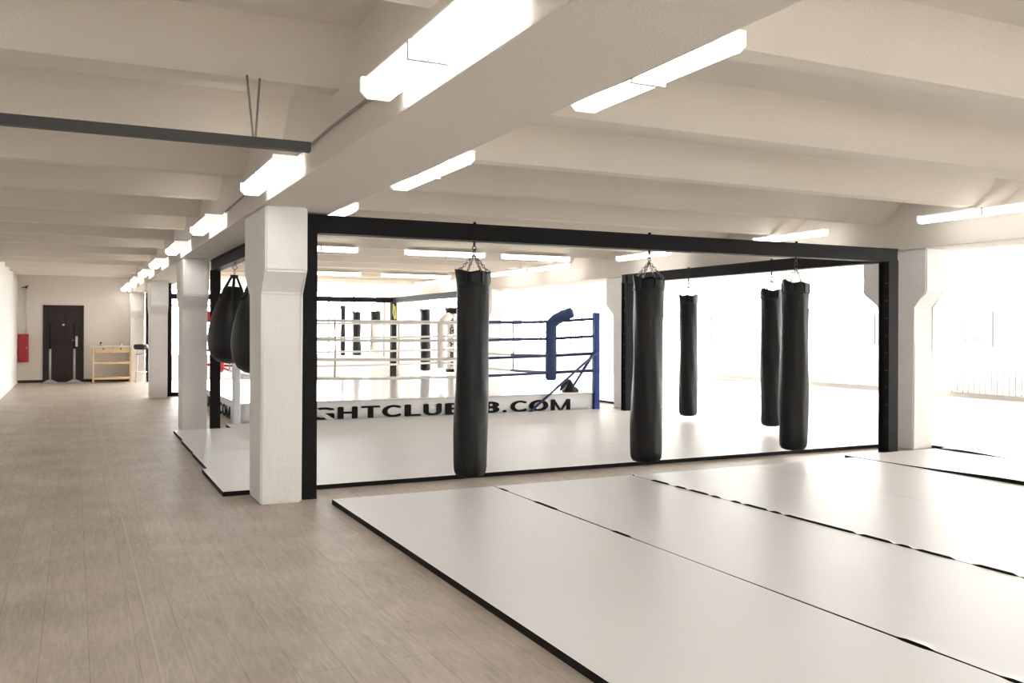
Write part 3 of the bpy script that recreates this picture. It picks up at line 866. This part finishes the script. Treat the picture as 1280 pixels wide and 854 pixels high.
for i in range(2):
    bm = NB(); x0 = -W2 + .03 + i * (W2 - .02); add_box(bm, x0, x0 + W2 - .04, -D2 - .012, -D2 + .01, .785, .91, bev=.004); dr = obj('drawer', bm, M['birch'], t)
    bm = NB(); add_tube(bm, [(x0 + W2 / 2 - .02, -D2 - .012, .88), (x0 + W2 / 2 - .02, -D2 - .035, .88)], .02, 10); obj('knob', bm, M['steel_g'], dr)
bm = NB(); add_box(bm, -W2 - .05, W2 + .04, -D2 - .04, D2 + .03, .92, .955, bev=.004); obj('worktop', bm, M['worktop'], t)
# small things on it
t = thing('spray_bottle', 'small bottle with dark cap at the left end of the birch trolley', 'bottle', (.62, 25.68, .955))
bm = NB(); add_lathe(bm, [(.025, 0), (.03, .01), (.03, .05), (.012, .065)], 14); obj('bottle_body', bm, M['grey'], t)
bm = NB(); add_lathe(bm, [(.014, .062), (.024, .068), (.024, .095), (.01, .10)], 12); obj('cap', bm, M['steel'], t)
t = thing('glass_jar', 'small pale jar at the right end of the birch trolley', 'jar', (1.10, 25.68, .955))
bm = NB(); add_lathe(bm, [(.03, 0), (.034, .01), (.034, .055), (.028, .065)], 14); obj('jar_body', bm, M['winframe'], t)
bm = NB(); add_lathe(bm, [(.03, .062), (.032, .066), (.032, .082), (.01, .084)], 12); obj('lid', bm, M['grey'], t)

# stool with thick black seat before the last column
t = thing('bar_stool', 'tall stool with thick black seat in front of the last column', 'stool', (1.56, 25.35, 0))
bm = NB(); add_lathe(bm, [(.06, .86), (.15, .865), (.175, .90), (.178, .96), (.16, .995), (.02, 1.005)], 28); obj('seat', bm, M['blackpl'], t)
for k in range(4):
    a = PI / 4 + k * PI / 2
    bm = NB(); add_tube(bm, [(math.cos(a) * .09, math.sin(a) * .09, .88), (math.cos(a) * .17, math.sin(a) * .17, 0)], .011, 8); obj('leg', bm, M['postwhite'], t)
bm = NB(); add_torus(bm, (0, 0, .74), .115, .014, seg=28, rs=8); obj('upper_ring', bm, M['grey'], t)
bm = NB(); add_torus(bm, (0, 0, .28), .150, .009, seg=28, rs=8); obj('foot_ring', bm, M['postwhite'], t)

# climbing rope and yellow strap at the distant frame
t = thing('hanging_rope', 'thin rope hanging from the back beam beside the distant frame corner', 'rope', (8.24, 25.625, 2.20))
bm = NB(); add_tube(bm, [(0, 0, 0), (.004, 0, -.5), (-.004, 0, -1.0), (0, 0, -1.55)], .022, 8); obj('rope_body', bm, M['grey'], t)
bm = NB(); add_tube(bm, [(0, 0, -1.55), (0, 0, -1.60)], .03, 8); obj('knot', bm, M['yellow'], t)
bm = NB(); add_tube(bm, [(8.50, 25.535, 2.16), (8.49, 25.53, 1.9), (8.53, 25.53, 1.72), (8.56, 25.53, 1.74), (8.54, 25.535, 2.1)], .02, 6)
tag(obj('yellow_strap', bm, M['yellow']), 'yellow strap looped over the corner post of the distant frame', 'strap')

# pale round emblems on the far wall
def emblem(x, z, r, label):
    bm = NB()
    for k in range(26):
        if k % 13 in (5, 6): continue
        a = 2 * PI * k / 26
        t_ = bmesh.new(); bmesh.ops.create_cube(t_, size=1)
        merge(bm, t_, 0, Matrix.Translation((math.cos(a) * r, 0, math.sin(a) * r)) @ Matrix.Rotation(-a, 4, 'Y') @ Matrix.Diagonal((.07, .006, .04, 1)))
    add_box(bm, -r * .35, r * .35, -.003, .003, -.02, .02); add_box(bm, -.02, .02, -.003, .003, -r * .5, r * .5)
    add_torus(bm, (0, 0, 0), r * .78, .008, Matrix.Rotation(PI / 2, 3, 'X'), 28, 5)
    return obj('wall_emblem', bm, M['emblem'], loc=(x, YF + .056, z)), label
for x, z, r, l in ((15.0, .95, .34, 'larger pale round emblem seen between the blue ropes near the corner'), (14.15, 1.5, .24, 'smaller pale round emblem beside the blue corner cushion')):
    o, l_ = emblem(x, z, r, l); tag(o, l_, 'emblem')

# low heater boxes under the windows of the right wall
for i, (a, b) in enumerate(RW):
    if i < 1: continue
    t = thing('radiator', 'low white radiator under the window wall, ' + ['', 'nearest the camera', 'second from the camera', 'third from the camera', 'fourth from the camera', 'fifth from the camera', 'farthest of the row'][i],
              'radiator', (XR - .01, (a + b) / 2, .12), group='radiators under the right windows')
    bm = NB()
    for q in range(20): add_box(bm, -.11, -.03, -1.3 + q * .13, -1.19 + q * .13, 0, .55, bev=.01)
    add_box(bm, -.09, -.05, -1.3, 1.28, .03, .06); add_box(bm, -.09, -.05, -1.3, 1.28, .48, .51)
    obj('fins', bm, M['winframe'], t)
    bm = NB(); add_box(bm, -.06, 0, -.9, -.86, .1, .45); add_box(bm, -.06, 0, .86, .9, .1, .45); obj('bracket', bm, M['winframe'], t)
